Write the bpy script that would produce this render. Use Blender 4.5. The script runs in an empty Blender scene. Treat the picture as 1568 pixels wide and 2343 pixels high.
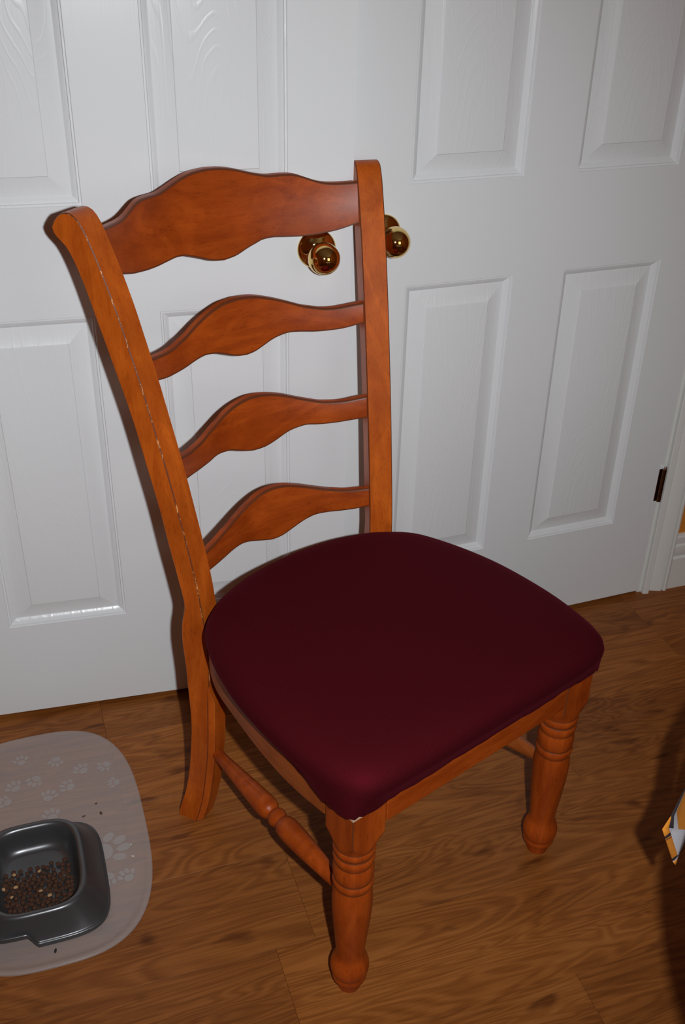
import bpy, bmesh, math, random
from math import sin, cos, pi
from mathutils import Vector, Matrix

random.seed(7)
C = bpy.context.scene.collection
sc = bpy.context.scene

# ------------------------------------------------------------------ camera
YAW, PITCH, ROLL = 0.3341, -0.5470, 0.0249
CAM = Vector((-0.5682, -1.6746, 1.4358))
fwd = Vector((sin(YAW)*cos(PITCH), cos(YAW)*cos(PITCH), sin(PITCH)))
rgt = Vector((cos(YAW), -sin(YAW), 0.0))
upv = rgt.cross(fwd)
r2 = cos(ROLL)*rgt + sin(ROLL)*upv
u2 = -sin(ROLL)*rgt + cos(ROLL)*upv
cd = bpy.data.cameras.new('camera')
cam = bpy.data.objects.new('camera', cd)
C.objects.link(cam)
M = Matrix((r2, u2, -fwd)).transposed().to_4x4()
M.translation = CAM
cam.matrix_world = M
cd.sensor_fit = 'HORIZONTAL'
cd.sensor_width = 36.0
cd.lens = 36.0*2385.5/1568.0
cd.clip_start = 0.02
sc.camera = cam

# ------------------------------------------------------------------ light and exposure
world = bpy.data.worlds.new('world')
sc.world = world
world.use_nodes = True
bg = world.node_tree.nodes['Background']
bg.inputs[0].default_value = (0.75, 0.85, 1.0, 1)
bg.inputs[1].default_value = 0.6

FLASH_W = 87.0
fl = bpy.data.lights.new('camera_flash', 'SPOT')      # the photographer's pop-up flash, right beside the lens
fl.energy = FLASH_W
fl.color = (0.94, 0.98, 1.0)
fl.shadow_soft_size = 0.012
fl.spot_size = math.radians(96)
fl.spot_blend = 1.0
flo = bpy.data.objects.new('camera_flash', fl)
C.objects.link(flo)
FP = CAM + r2*0.10 + u2*0.005
flo.location = FP
aim = FP+fwd+(-0.15)*r2-0.02*u2               # fires roughly along the lens axis
flo.rotation_euler = (aim-FP).to_track_quat('-Z', 'Y').to_euler()

vs = sc.view_settings
vs.view_transform = 'Standard'
vs.look = 'None'
vs.gamma = 1.0
vs.exposure = 0.0
vs.use_curve_mapping = False

# ------------------------------------------------------------------ material helpers
def new_mat(name):
    m = bpy.data.materials.new(name)
    m.use_nodes = True
    nt = m.node_tree
    b = nt.nodes['Principled BSDF']
    return m, nt, b

def N(nt, typ, **kw):
    n = nt.nodes.new(typ)
    for k, v in kw.items():
        setattr(n, k, v)
    return n

def setin(n, **kw):
    for k, v in kw.items():
        n.inputs[k.replace('_', ' ')].default_value = v

def ramp(nt, stops):
    n = N(nt, 'ShaderNodeValToRGB')
    e = n.color_ramp.elements
    while len(e) < len(stops):
        e.new(0.5)
    for el, (p, c) in zip(e, stops):
        el.position = p
        el.color = (*c, 1) if len(c) == 3 else c
    return n

def coord(nt, scale, offset_random=False, rot=(0, 0, 0)):
    tc = N(nt, 'ShaderNodeTexCoord')
    mp = N(nt, 'ShaderNodeMapping')
    mp.inputs['Scale'].default_value = scale
    mp.inputs['Rotation'].default_value = rot
    if offset_random:
        oi = N(nt, 'ShaderNodeObjectInfo')
        mul = N(nt, 'ShaderNodeVectorMath', operation='SCALE')
        cx = N(nt, 'ShaderNodeCombineXYZ')
        nt.links.new(oi.outputs['Random'], cx.inputs[0])
        nt.links.new(oi.outputs['Random'], cx.inputs[1])
        nt.links.new(oi.outputs['Random'], cx.inputs[2])
        nt.links.new(cx.outputs[0], mul.inputs[0])
        mul.inputs['Scale'].default_value = 37.0
        ad = N(nt, 'ShaderNodeVectorMath', operation='ADD')
        nt.links.new(tc.outputs['Object'], ad.inputs[0])
        nt.links.new(mul.outputs[0], ad.inputs[1])
        nt.links.new(ad.outputs[0], mp.inputs['Vector'])
    else:
        nt.links.new(tc.outputs['Object'], mp.inputs['Vector'])
    return mp

def noise(nt, vec, scale=1.0, detail=4.0, rough=0.55, dist=0.0):
    n = N(nt, 'ShaderNodeTexNoise')
    setin(n, Scale=scale, Detail=detail, Roughness=rough, Distortion=dist)
    nt.links.new(vec.outputs[0], n.inputs['Vector'])
    return n

def mixc(nt, mode, fac, a, b):
    n = N(nt, 'ShaderNodeMix', data_type='RGBA', blend_type=mode)
    if isinstance(fac, float):
        n.inputs[0].default_value = fac
    else:
        nt.links.new(fac, n.inputs[0])
    for idx, v in ((6, a), (7, b)):
        if isinstance(v, tuple):
            n.inputs[idx].default_value = (*v, 1)
        else:
            nt.links.new(v, n.inputs[idx])
    return n.outputs[2]

def bump(nt, bsdf, h, strength, dist=0.001):
    bp = N(nt, 'ShaderNodeBump')
    bp.inputs['Strength'].default_value = strength
    bp.inputs['Distance'].default_value = dist
    nt.links.new(h, bp.inputs['Height'])
    nt.links.new(bp.outputs[0], bsdf.inputs['Normal'])
    return bp

def plain(name, col, rough=0.5, metal=0.0, **kw):
    m, nt, b = new_mat(name)
    b.inputs['Base Color'].default_value = (*col, 1)
    b.inputs['Roughness'].default_value = rough
    b.inputs['Metallic'].default_value = metal
    for k, v in kw.items():
        b.inputs[k.replace('_', ' ')].default_value = v
    return m

def chair_wood(name, axis, light, dark, rough=0.37):
    """stained beech: fine pores along the grain, cloudy stain"""
    m, nt, b = new_mat(name)
    s = [55.0, 55.0, 55.0]
    s[axis] = 5.0
    mp = coord(nt, s)
    g = noise(nt, mp, 1.0, 5.0, 0.6, 0.3)
    s2 = [430.0, 430.0, 430.0]
    s2[axis] = 70.0
    pores = noise(nt, coord(nt, s2), 1.0, 2.0, 0.5)
    cloud = noise(nt, coord(nt, (9, 9, 9)), 1.0, 3.0, 0.5, 0.6)
    r1 = ramp(nt, [(0.30, dark), (0.70, light)])
    nt.links.new(g.outputs[0], r1.inputs[0])
    r2_ = ramp(nt, [(0.30, (0.74, 0.68, 0.62)), (0.44, (1, 1, 1))])
    nt.links.new(pores.outputs[0], r2_.inputs[0])
    r3 = ramp(nt, [(0.30, (0.76, 0.70, 0.64)), (0.66, (1.08, 1.06, 1.04))])
    nt.links.new(cloud.outputs[0], r3.inputs[0])
    c1 = mixc(nt, 'MULTIPLY', 0.8, r1.outputs[0], r2_.outputs[0])
    c2 = mixc(nt, 'MULTIPLY', 0.9, c1, r3.outputs[0])
    s3 = [13.0, 13.0, 13.0]
    s3[axis] = 3.2
    fig = noise(nt, coord(nt, s3), 1.0, 1.0, 0.4, 0.7)
    fm_ = N(nt, 'ShaderNodeMath', operation='MULTIPLY')
    fm_.inputs[1].default_value = 34.0
    nt.links.new(fig.outputs[0], fm_.inputs[0])
    fs = N(nt, 'ShaderNodeMath', operation='SINE')
    nt.links.new(fm_.outputs[0], fs.inputs[0])
    r4 = ramp(nt, [(0.0, (0.86, 0.82, 0.78)), (0.55, (1, 1, 1))])
    nt.links.new(fs.outputs[0], r4.inputs[0])
    c2 = mixc(nt, 'MULTIPLY', 0.75, c2, r4.outputs[0])
    nt.links.new(c2, b.inputs['Base Color'])
    b.inputs['Roughness'].default_value = rough
    b.inputs['Specular IOR Level'].default_value = 0.3
    bump(nt, b, pores.outputs[0], 0.06, 0.0005)
    return m

WL, WD = (0.44, 0.080, 0.008), (0.31, 0.048, 0.005)
M_wood_z = chair_wood('stained_wood_upright', 2, WL, WD)
M_wood_x = chair_wood('stained_wood_rail', 0, WL, WD)
M_wood_y = chair_wood('stained_wood_side', 1, (0.40, 0.105, 0.02), (0.28, 0.066, 0.011))
M_post = chair_wood('stained_wood_post', 2, (0.60, 0.132, 0.0115), (0.46, 0.084, 0.0075))

def edge_mat(name, worn):
    """dark glaze line along the edges, rubbed through to bare wood in places"""
    m, nt, b = new_mat(name)
    n = noise(nt, coord(nt, (160, 160, 34)), 1.0, 6.0, 0.75)
    r = ramp(nt, [(worn, (0.13, 0.028, 0.006)), (worn+0.03, (0.62, 0.27, 0.09))])
    nt.links.new(n.outputs[0], r.inputs[0])
    nt.links.new(r.outputs[0], b.inputs['Base Color'])
    b.inputs['Roughness'].default_value = 0.45
    return m
M_edge = edge_mat('dark_glazed_edge', 0.76)
M_edge_worn = edge_mat('rubbed_edge', 0.55)
M_bare = plain('bare_wood', (0.62, 0.42, 0.28), 0.7)

def white_paint(name, rot_axis, cathedral):
    m, nt, b = new_mat(name)
    b.inputs['Base Color'].default_value = (0.78, 0.80, 0.82, 1)
    b.inputs['Roughness'].default_value = 0.27
    b.inputs['Specular IOR Level'].default_value = 0.5
    s = (230, 230, 7) if rot_axis == 'z' else (7, 230, 230)
    fine = noise(nt, coord(nt, s), 1.0, 2.0, 0.5)
    if cathedral:
        c = noise(nt, coord(nt, (7.5, 7.5, 1.5)), 1.0, 2.0, 0.45, 0.5)
        mul = N(nt, 'ShaderNodeMath', operation='MULTIPLY')
        mul.inputs[1].default_value = 150.0
        nt.links.new(c.outputs[0], mul.inputs[0])
        sn = N(nt, 'ShaderNodeMath', operation='SINE')
        nt.links.new(mul.outputs[0], sn.inputs[0])
        pw = ramp(nt, [(0.55, (0, 0, 0)), (1.0, (1, 1, 1))])
        nt.links.new(sn.outputs[0], pw.inputs[0])
        ad = N(nt, 'ShaderNodeMath', operation='ADD')
        nt.links.new(pw.outputs[0], ad.inputs[0])
        nt.links.new(fine.outputs[0], ad.inputs[1])
        bump(nt, b, ad.outputs[0], 0.24, 0.0006)
    else:
        bump(nt, b, fine.outputs[0], 0.22, 0.0007)
    return m
M_door_v = white_paint('white_door_stile', 'z', False)
M_door_h = white_paint('white_door_rail', 'x', False)
M_door_p = white_paint('white_door_panel', 'z', True)
M_trim = plain('white_trim_paint', (0.74, 0.74, 0.71), 0.4)
M_brass = plain('polished_brass', (0.83, 0.60, 0.22), 0.06, 1.0)
M_bronze = plain('hinge_bronze', (0.20, 0.10, 0.05), 0.3, 1.0)
M_chrome = plain('pin_tip', (0.8, 0.8, 0.8), 0.2, 1.0)

def wall_paint(name, col):
    m, nt, b = new_mat(name)
    b.inputs['Base Color'].default_value = (*col, 1)
    b.inputs['Roughness'].default_value = 0.75
    n = noise(nt, coord(nt, (160, 160, 160)), 1.0, 2.0)
    bump(nt, b, n.outputs[0], 0.08, 0.0008)
    return m
M_orange = wall_paint('orange_wall_paint', (0.62, 0.22, 0.02))
M_ceil = wall_paint('ceiling_paint', (0.75, 0.72, 0.66))
M_closet = wall_paint('closet_paint', (0.25, 0.22, 0.19))

def plank_mat():
    m, nt, b = new_mat('laminate_oak')
    tc = coord(nt, (1.5, 11.0, 1.0), True)
    c = noise(nt, tc, 1.0, 3.0, 0.5, 0.9)
    mul = N(nt, 'ShaderNodeMath', operation='MULTIPLY')
    mul.inputs[1].default_value = 120.0
    nt.links.new(c.outputs[0], mul.inputs[0])
    sn = N(nt, 'ShaderNodeMath', operation='SINE')
    nt.links.new(mul.outputs[0], sn.inputs[0])
    mr = N(nt, 'ShaderNodeMapRange')
    mr.inputs[1].default_value = -1
    mr.inputs[2].default_value = 1
    nt.links.new(sn.outputs[0], mr.inputs[0])
    streak = noise(nt, coord(nt, (11.0, 300.0, 1.0), True), 1.0, 4.0, 0.65, 0.2)
    big = noise(nt, coord(nt, (2.2, 10.0, 1.0), True), 1.0, 4.0, 0.55, 0.6)
    knots = noise(nt, coord(nt, (9.0, 26.0, 1.0), True), 1.0, 2.0, 0.5, 0.4)
    mx = N(nt, 'ShaderNodeMix', data_type='FLOAT')
    mx.inputs[0].default_value = 0.74
    nt.links.new(mr.outputs[0], mx.inputs[2])
    nt.links.new(streak.outputs[0], mx.inputs[3])
    mx2 = N(nt, 'ShaderNodeMix', data_type='FLOAT')
    mx2.inputs[0].default_value = 0.42
    nt.links.new(mx.outputs[0], mx2.inputs[2])
    nt.links.new(big.outputs[0], mx2.inputs[3])
    r = ramp(nt, [(0.26, (0.125, 0.034, 0.006)), (0.46, (0.235, 0.074, 0.014)), (0.60, (0.31, 0.105, 0.022)), (0.76, (0.40, 0.150, 0.038))])
    nt.links.new(mx2.outputs[0], r.inputs[0])
    kr = ramp(nt, [(0.26, (0.42, 0.34, 0.30)), (0.36, (1, 1, 1))])
    nt.links.new(knots.outputs[0], kr.inputs[0])
    c1 = mixc(nt, 'MULTIPLY', 0.85, r.outputs[0], kr.outputs[0])
    oi = N(nt, 'ShaderNodeObjectInfo')
    tone = ramp(nt, [(0.0, (0.80, 0.78, 0.76)), (0.5, (1, 1, 1)), (1.0, (1.12, 1.12, 1.10))])
    nt.links.new(oi.outputs['Random'], tone.inputs[0])
    c2 = mixc(nt, 'MULTIPLY', 1.0, c1, tone.outputs[0])
    nt.links.new(c2, b.inputs['Base Color'])
    b.inputs['Roughness'].default_value = 0.46
    b.inputs['Specular IOR Level'].default_value = 0.25
    bump(nt, b, streak.outputs[0], 0.10, 0.0005)
    return m
M_plank = plank_mat()
M_sub = plain('underlay', (0.03, 0.014, 0.006), 0.9)

def fabric():
    m, nt, b = new_mat('burgundy_seat_fabric')
    w = N(nt, 'ShaderNodeTexWave', wave_type='BANDS', bands_direction='X')
    setin(w, Scale=36.0, Distortion=2.2, Detail=1.0)
    w.inputs['Detail Scale'].default_value = 9.0
    mp = coord(nt, (1, 1, 1))
    nt.links.new(mp.outputs[0], w.inputs['Vector'])
    fine = noise(nt, coord(nt, (900, 900, 900)), 1.0, 2.0, 0.6)
    r = ramp(nt, [(0.25, (0.014, 0.0014, 0.0018)), (0.75, (0.032, 0.0027, 0.0034))])
    nt.links.new(fine.outputs[0], r.inputs[0])
    r2_ = ramp(nt, [(0.2, (0.95, 0.95, 0.95)), (0.8, (1.03, 1.03, 1.03))])
    nt.links.new(w.outputs[0], r2_.inputs[0])
    c = mixc(nt, 'MULTIPLY', 1.0, r.outputs[0], r2_.outputs[0])
    nt.links.new(c, b.inputs['Base Color'])
    b.inputs['Roughness'].default_value = 0.9
    b.inputs['Specular IOR Level'].default_value = 0.06
    b.inputs['Sheen Weight'].default_value = 0.07
    b.inputs['Sheen Roughness'].default_value = 0.4
    b.inputs['Sheen Tint'].default_value = (0.6, 0.08, 0.13, 1)
    bp = bump(nt, b, fine.outputs[0], 0.35, 0.0012)
    gl = N(nt, 'ShaderNodeBsdfAnisotropic')          # pile that throws the light straight back
    gl.inputs['Color'].default_value = (0.36, 0.017, 0.045, 1)
    gl.inputs['Roughness'].default_value = 0.74
    nt.links.new(bp.outputs[0], gl.inputs['Normal'])
    mx = N(nt, 'ShaderNodeMixShader')
    mx.inputs[0].default_value = 0.20
    nt.links.new(b.outputs[0], mx.inputs[1])
    nt.links.new(gl.outputs[0], mx.inputs[2])
    nt.links.new(mx.outputs[0], nt.nodes['Material Output'].inputs['Surface'])
    return m
M_fabric = fabric()

M_bowl = plain('pewter_grey_plastic', (0.105, 0.105, 0.11), 0.30, 0.65)

def mat_plastic(name, col, tr, rough):
    m, nt, b = new_mat(name)
    b.inputs['Base Color'].default_value = (*col, 1)
    b.inputs['Roughness'].default_value = rough
    t = N(nt, 'ShaderNodeBsdfTransparent')
    t.inputs[0].default_value = (0.93, 0.92, 0.92, 1)
    mx = N(nt, 'ShaderNodeMixShader')
    mx.inputs[0].default_value = tr
    out = nt.nodes['Material Output']
    nt.links.new(b.outputs[0], mx.inputs[1])
    nt.links.new(t.outputs[0], mx.inputs[2])
    nt.links.new(mx.outputs[0], out.inputs['Surface'])
    return m
M_mat = mat_plastic('frosted_clear_plastic', (0.80, 0.74, 0.72), 0.80, 0.38)
M_paw = mat_plastic('white_paw_ink', (0.80, 0.77, 0.75), 0.80, 0.5)

def kib(name, a, b_):
    m, nt, b = new_mat(name)
    n = noise(nt, coord(nt, (700, 700, 700)), 1.0, 3.0)
    r = ramp(nt, [(0.3, a), (0.7, b_)])
    nt.links.new(n.outputs[0], r.inputs[0])
    nt.links.new(r.outputs[0], b.inputs['Base Color'])
    b.inputs['Roughness'].default_value = 0.8
    bump(nt, b, n.outputs[0], 0.5, 0.0008)
    return m
M_kib = kib('brown_kibble', (0.045, 0.015, 0.006), (0.100, 0.036, 0.014))
M_kib2 = kib('pale_kibble', (0.40, 0.22, 0.09), (0.55, 0.34, 0.17))
M_crumb = plain('brown_crumb', (0.10, 0.03, 0.012), 0.9)
M_crumb_w = plain('pale_crumb', (0.75, 0.65, 0.5), 0.9)
M_lint = plain('dark_lint', (0.02, 0.018, 0.016), 0.9)

def cloth_mat(name, col):
    m, nt, b = new_mat(name)
    n = noise(nt, coord(nt, (600, 600, 600)), 1.0, 2.0)
    a = tuple(c*0.86 for c in col)
    r = ramp(nt, [(0.3, a), (0.7, col)])
    nt.links.new(n.outputs[0], r.inputs[0])
    nt.links.new(r.outputs[0], b.inputs['Base Color'])
    b.inputs['Roughness'].default_value = 0.9
    bump(nt, b, n.outputs[0], 0.25, 0.0008)
    return m
M_c_or = cloth_mat('orange_cloth', (0.80, 0.27, 0.02))
M_c_wh = cloth_mat('white_cloth', (0.68, 0.66, 0.70))
M_c_bk = cloth_mat('black_cloth', (0.035, 0.022, 0.025))
M_table = chair_wood('table_wood', 0, (0.30, 0.10, 0.03), (0.20, 0.06, 0.015))

# ------------------------------------------------------------------ mesh helpers
def obj(name, verts, faces, mats, parent=None, smooth=35.0, fm=None, loc=(0, 0, 0), rotz=0.0):
    me = bpy.data.meshes.new(name)
    me.from_pydata([tuple(v) for v in verts], [], faces)
    if not isinstance(mats, (list, tuple)):
        mats = [mats]
    for m in mats:
        me.materials.append(m)
    if fm:
        for p, k in zip(me.polygons, fm):
            p.material_index = k
    bm = bmesh.new()
    bm.from_mesh(me)
    bmesh.ops.recalc_face_normals(bm, faces=bm.faces)
    bm.to_mesh(me)
    bm.free()
    if smooth:
        for p in me.polygons:
            p.use_smooth = True
        me.set_sharp_from_angle(angle=math.radians(smooth))
    o = bpy.data.objects.new(name, me)
    o.location = loc
    o.rotation_euler = (0, 0, rotz)
    C.objects.link(o)
    if parent:
        o.parent = parent
    return o

def empty(name, loc, rotz=0.0):
    o = bpy.data.objects.new(name, None)
    o.empty_display_size = 0.1
    o.location = loc
    o.rotation_euler = (0, 0, rotz)
    C.objects.link(o)
    return o

def tag(o, label=None, cat=None, group=None, kind=None):
    if label: o['label'] = label
    if cat: o['category'] = cat
    if group: o['group'] = group
    if kind: o['kind'] = kind
    return o

def box(x0, x1, y0, y1, z0, z1):
    v = [(x0, y0, z0), (x1, y0, z0), (x1, y1, z0), (x0, y1, z0), (x0, y0, z1), (x1, y0, z1), (x1, y1, z1), (x0, y1, z1)]
    f = [(0, 3, 2, 1), (4, 5, 6, 7), (0, 1, 5, 4), (1, 2, 6, 5), (2, 3, 7, 6), (3, 0, 4, 7)]
    return v, f

def join(parts):
    V, F = [], []
    for v, f in parts:
        k = len(V)
        V += list(v)
        F += [tuple(i+k for i in q) for q in f]
    return V, F

def bevel_mod(o, w, seg=2, mat=None, ang=30):
    b = o.modifiers.new('bevel', 'BEVEL')
    b.width = w
    b.segments = seg
    b.limit_method = 'ANGLE'
    b.angle_limit = math.radians(ang)
    b.harden_normals = True
    if mat is not None:
        b.material = mat
    return b

def loft(rings, cap=True):
    """rings: list of equally long closed loops"""
    n = len(rings[0])
    V = [p for r in rings for p in r]
    F = []
    for i in range(len(rings)-1):
        for j in range(n):
            k = (j+1) % n
            F.append((i*n+j, i*n+k, (i+1)*n+k, (i+1)*n+j))
    if cap:
        F.append(tuple(range(n-1, -1, -1)))
        F.append(tuple(range((len(rings)-1)*n, len(rings)*n)))
    return V, F

def lathe(profile, seg=40, c=(0, 0)):
    return loft([[(c[0]+r*cos(2*pi*j/seg), c[1]+r*sin(2*pi*j/seg), z) for j in range(seg)] for z, r in profile])

def interp(pts, x):
    if x <= pts[0][0]: return pts[0][1]
    for (a, fa), (b, fb) in zip(pts, pts[1:]):
        if x <= b:
            return fa+(fb-fa)*(x-a)/(b-a)
    return pts[-1][1]

def catmull(P, k=4, closed=False):
    out = []
    n = len(P)
    rng = range(n) if closed else range(n-1)
    for i in rng:
        g = (lambda j: P[j % n]) if closed else (lambda j: P[min(max(j, 0), n-1)])
        p0, p1, p2, p3 = g(i-1), g(i), g(i+1), g(i+2)
        for s in range(k):
            t = s/k
            out.append(tuple(0.5*((2*b)+(-a+c)*t+(2*a-5*b+4*c-d)*t*t+(-a+3*b-3*c+d)*t**3) for a, b, c, d in zip(p0, p1, p2, p3)))
    if not closed:
        out.append(tuple(P[-1]))
    return out

# ------------------------------------------------------------------ room shell
DZ = 0.012                      # gap under the doors
W, A_ST, P_W, MUL = 0.75227, 0.10756, 0.21569, 0.10577
HX_L, HX_R = -0.75227, 0.75687
DOOR_H = 2.03
CEIL = 2.42
XL, XR, YF = -1.75, 1.75, -3.1
WY = 0.013                      # wall face
HEAD = DOOR_H+DZ+0.006

v, f = join([box(XL, HX_L-0.022, WY, WY+0.11, 0, CEIL), box(HX_R+0.022, XR, WY, WY+0.11, 0, CEIL),
             box(HX_L-0.022, HX_R+0.022, WY, WY+0.11, HEAD+0.018, CEIL)])
tag(obj('wall_back', v, f, M_orange, smooth=0), kind='structure')
v, f = box(XL-0.1, XL, YF, WY+0.11, 0, CEIL)
tag(obj('wall_left', v, f, M_orange, smooth=0), kind='structure')
v, f = box(XR, XR+0.1, YF, WY+0.11, 0, CEIL)
tag(obj('wall_right', v, f, M_orange, smooth=0), kind='structure')
WX0, WX1, WZ0, WZ1 = 0.35, 1.35, 0.95, 2.05
v, f = join([box(XL, WX0, YF-0.1, YF, 0, CEIL), box(WX1, XR, YF-0.1, YF, 0, CEIL), box(WX0, WX1, YF-0.1, YF, 0, WZ0), box(WX0, WX1, YF-0.1, YF, WZ1, CEIL)])
tag(obj('wall_front', v, f, M_orange, smooth=0), kind='structure')
v, f = box(XL-0.1, XR+0.1, YF-0.1, 0.8, CEIL, CEIL+0.08)
tag(obj('ceiling', v, f, M_ceil, smooth=0), kind='structure')
v, f = join([box(HX_L-0.3, HX_R+0.3, 0.68, 0.74, 0, CEIL), box(HX_L-0.3, HX_L-0.25, WY+0.11, 0.68, 0, CEIL), box(HX_R+0.25, HX_R+0.3, WY+0.11, 0.68, 0, CEIL)])
tag(obj('wall_closet', v, f, M_closet, smooth=0), kind='structure')

# window behind the photographer: frame and a daylit pane
M_pane = plain('daylit_pane', (0.8, 0.85, 0.9), 0.3)
pb = M_pane.node_tree.nodes['Principled BSDF']
pb.inputs['Emission Color'].default_value = (1.0, 0.95, 0.86, 1)
pb.inputs['Emission Strength'].default_value = 1.7
v, f = join([box(WX0, WX1, YF-0.09, YF+0.01, WZ0, WZ0+0.05), box(WX0, WX1, YF-0.09, YF+0.01, WZ1-0.05, WZ1), box(WX0, WX0+0.05, YF-0.09, YF+0.01, WZ0+0.05, WZ1-0.05),
             box(WX1-0.05, WX1, YF-0.09, YF+0.01, WZ0+0.05, WZ1-0.05), box((WX0+WX1)/2-0.02, (WX0+WX1)/2+0.02, YF-0.08, YF, WZ0+0.05, WZ1-0.05)])
wn = tag(obj('window_1', v, f, M_trim, smooth=0), kind='structure')
v, f = box(WX0+0.05, WX1-0.05, YF-0.06, YF-0.055, WZ0+0.05, WZ1-0.05)
obj('pane', v, f, M_pane, wn, smooth=0)

# floor: laminate planks on an underlay
v, f = box(XL, XR, YF, 0.74, -0.05, -0.0085)
floor = tag(obj('floor', v, f, M_sub, smooth=0), kind='structure')
PW_ = 0.1815
GAP = 0.0003
cuts = {-1: [-0.50], 0: [0.72], 1: [0.33], 2: [-0.2455, 0.97], 3: [0.1180+0.78, -0.31], 4: [0.1185, -1.08], 5: [0.62], 6: [-0.1], 7: [0.5]}
PLANK_LEN = 1.215
mesh_cache = {}
def plank(x0, x1, y0, y1):
    L, Wd = round(x1-x0-GAP, 4), round(y1-y0-GAP, 4)
    key = (L, Wd)
    if key not in mesh_cache:
        a, b, c = L/2, Wd/2, 0.0003
        V = [(-a, -b, -0.008), (a, -b, -0.008), (a, b, -0.008), (-a, b, -0.008), (-a, -b, -c), (a, -b, -c), (a, b, -c), (-a, b, -c),
             (-a+c, -b+c, 0), (a-c, -b+c, 0), (a-c, b-c, 0), (-a+c, b-c, 0)]
        F = [(0, 1, 5, 4), (1, 2, 6, 5), (2, 3, 7, 6), (3, 0, 4, 7), (4, 5, 9, 8), (5, 6, 10, 9), (6, 7, 11, 10), (7, 4, 8, 11), (8, 9, 10, 11)]
        o = obj('plank', V, F, M_plank, floor, smooth=0)
        mesh_cache[key] = o.data
    else:
        o = bpy.data.objects.new('plank', mesh_cache[key])
        C.objects.link(o)
        o.parent = floor
    o.location = ((x0+x1)/2, (y0+y1)/2, 0)
Y0 = -0.1205
for k in range(-5, 17):
    y1 = Y0-PW_*k
    y0 = y1-PW_
    y1, y0 = min(y1, 0.66), max(y0, YF)
    if y1-y0 < 0.01: continue
    xs = sorted(cuts.get(k, [random.uniform(XL, XR)]))
    b = [xs[0]]
    while b[0] > XL: b.insert(0, b[0]-PLANK_LEN)
    for x in xs[1:]: b.append(x)
    while b[-1] < XR: b.append(b[-1]+PLANK_LEN)
    b = [min(max(x, XL), XR) for x in b]
    for x0, x1 in zip(b, b[1:]):
        if x1-x0 > 0.02: plank(x0, x1, y0, y1)

# ------------------------------------------------------------------ door trim
def extrude_profile(prof, axis, a, b):
    """prof: closed list of 2D points; axis z: (x,y) swept a..b in z; axis x: (y,z) swept in x"""
    if axis == 'z':
        r0 = [(x, y, a) for x, y in prof]; r1 = [(x, y, b) for x, y in prof]
    else:
        r0 = [(a, y, z) for y, z in prof]; r1 = [(b, y, z) for y, z in prof]
    return loft([r0, r1])
def casing_prof(x0, s):
    P = [(0, WY), (0, -0.001), (0.002, -0.003), (0.013, -0.005), (0.0150, -0.003), (0.017, 0.0050), (0.021, 0.0060), (0.026, 0.0035), (0.045, -0.0035), (0.048, -0.0040), (0.0490, 0.0010),
         (0.0520, 0.0010), (0.053, -0.0050), (0.057, -0.0065), (0.061, -0.0055), (0.064, -0.001), (0.066, WY)]
    return [(x0+s*a, b) for a, b in P]
JR, JL = HX_R+0.003, HX_L-0.003
v, f = extrude_profile(casing_prof(JR+0.011, 1), 'z', 0, HEAD+0.06)
tag(obj('trim_1', v, f, M_trim, smooth=25), kind='structure')
v, f = extrude_profile(casing_prof(JL-0.011, -1), 'z', 0, HEAD+0.06)
tag(obj('trim_2', v, f, M_trim, smooth=25), kind='structure')
v, f = join([box(JR, JR+0.019, 0.008, WY+0.11, 0, HEAD), box(JR-0.011, JR, 0.040, 0.075, 0, HEAD)])
tag(obj('trim_3', v, f, M_trim, smooth=0), kind='structure')
v, f = join([box(JL-0.019, JL, 0.008, WY+0.11, 0, HEAD), box(JL, JL+0.011, 0.040, 0.075, 0, HEAD)])
tag(obj('trim_4', v, f, M_trim, smooth=0), kind='structure')
v, f = join([box(JL-0.019, JR+0.019, 0.008, WY+0.11, HEAD, HEAD+0.018), box(JL-0.011, JR+0.011, -0.003, WY, HEAD+0.001, HEAD+0.066)])
tag(obj('trim_5', v, f, M_trim, smooth=0), kind='structure')
BP = [(WY, 0), (-0.001, 0), (-0.001, 0.084), (0.001, 0.086), (0.004, 0.088), (0.002, 0.094), (0.0, 0.108), (0.001, 0.118), (0.005, 0.121), (0.004, 0.128), (0.003, 0.140), (0.006, 0.145), (WY, 0.147)]
v, f = extrude_profile(BP, 'x', JR+0.077, XR)
tag(obj('baseboard_right', v, f, M_trim, smooth=25), kind='structure')
v, f = extrude_profile(BP, 'x', XL, JL-0.077)
tag(obj('baseboard_left', v, f, M_trim, smooth=25), kind='structure')

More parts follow.
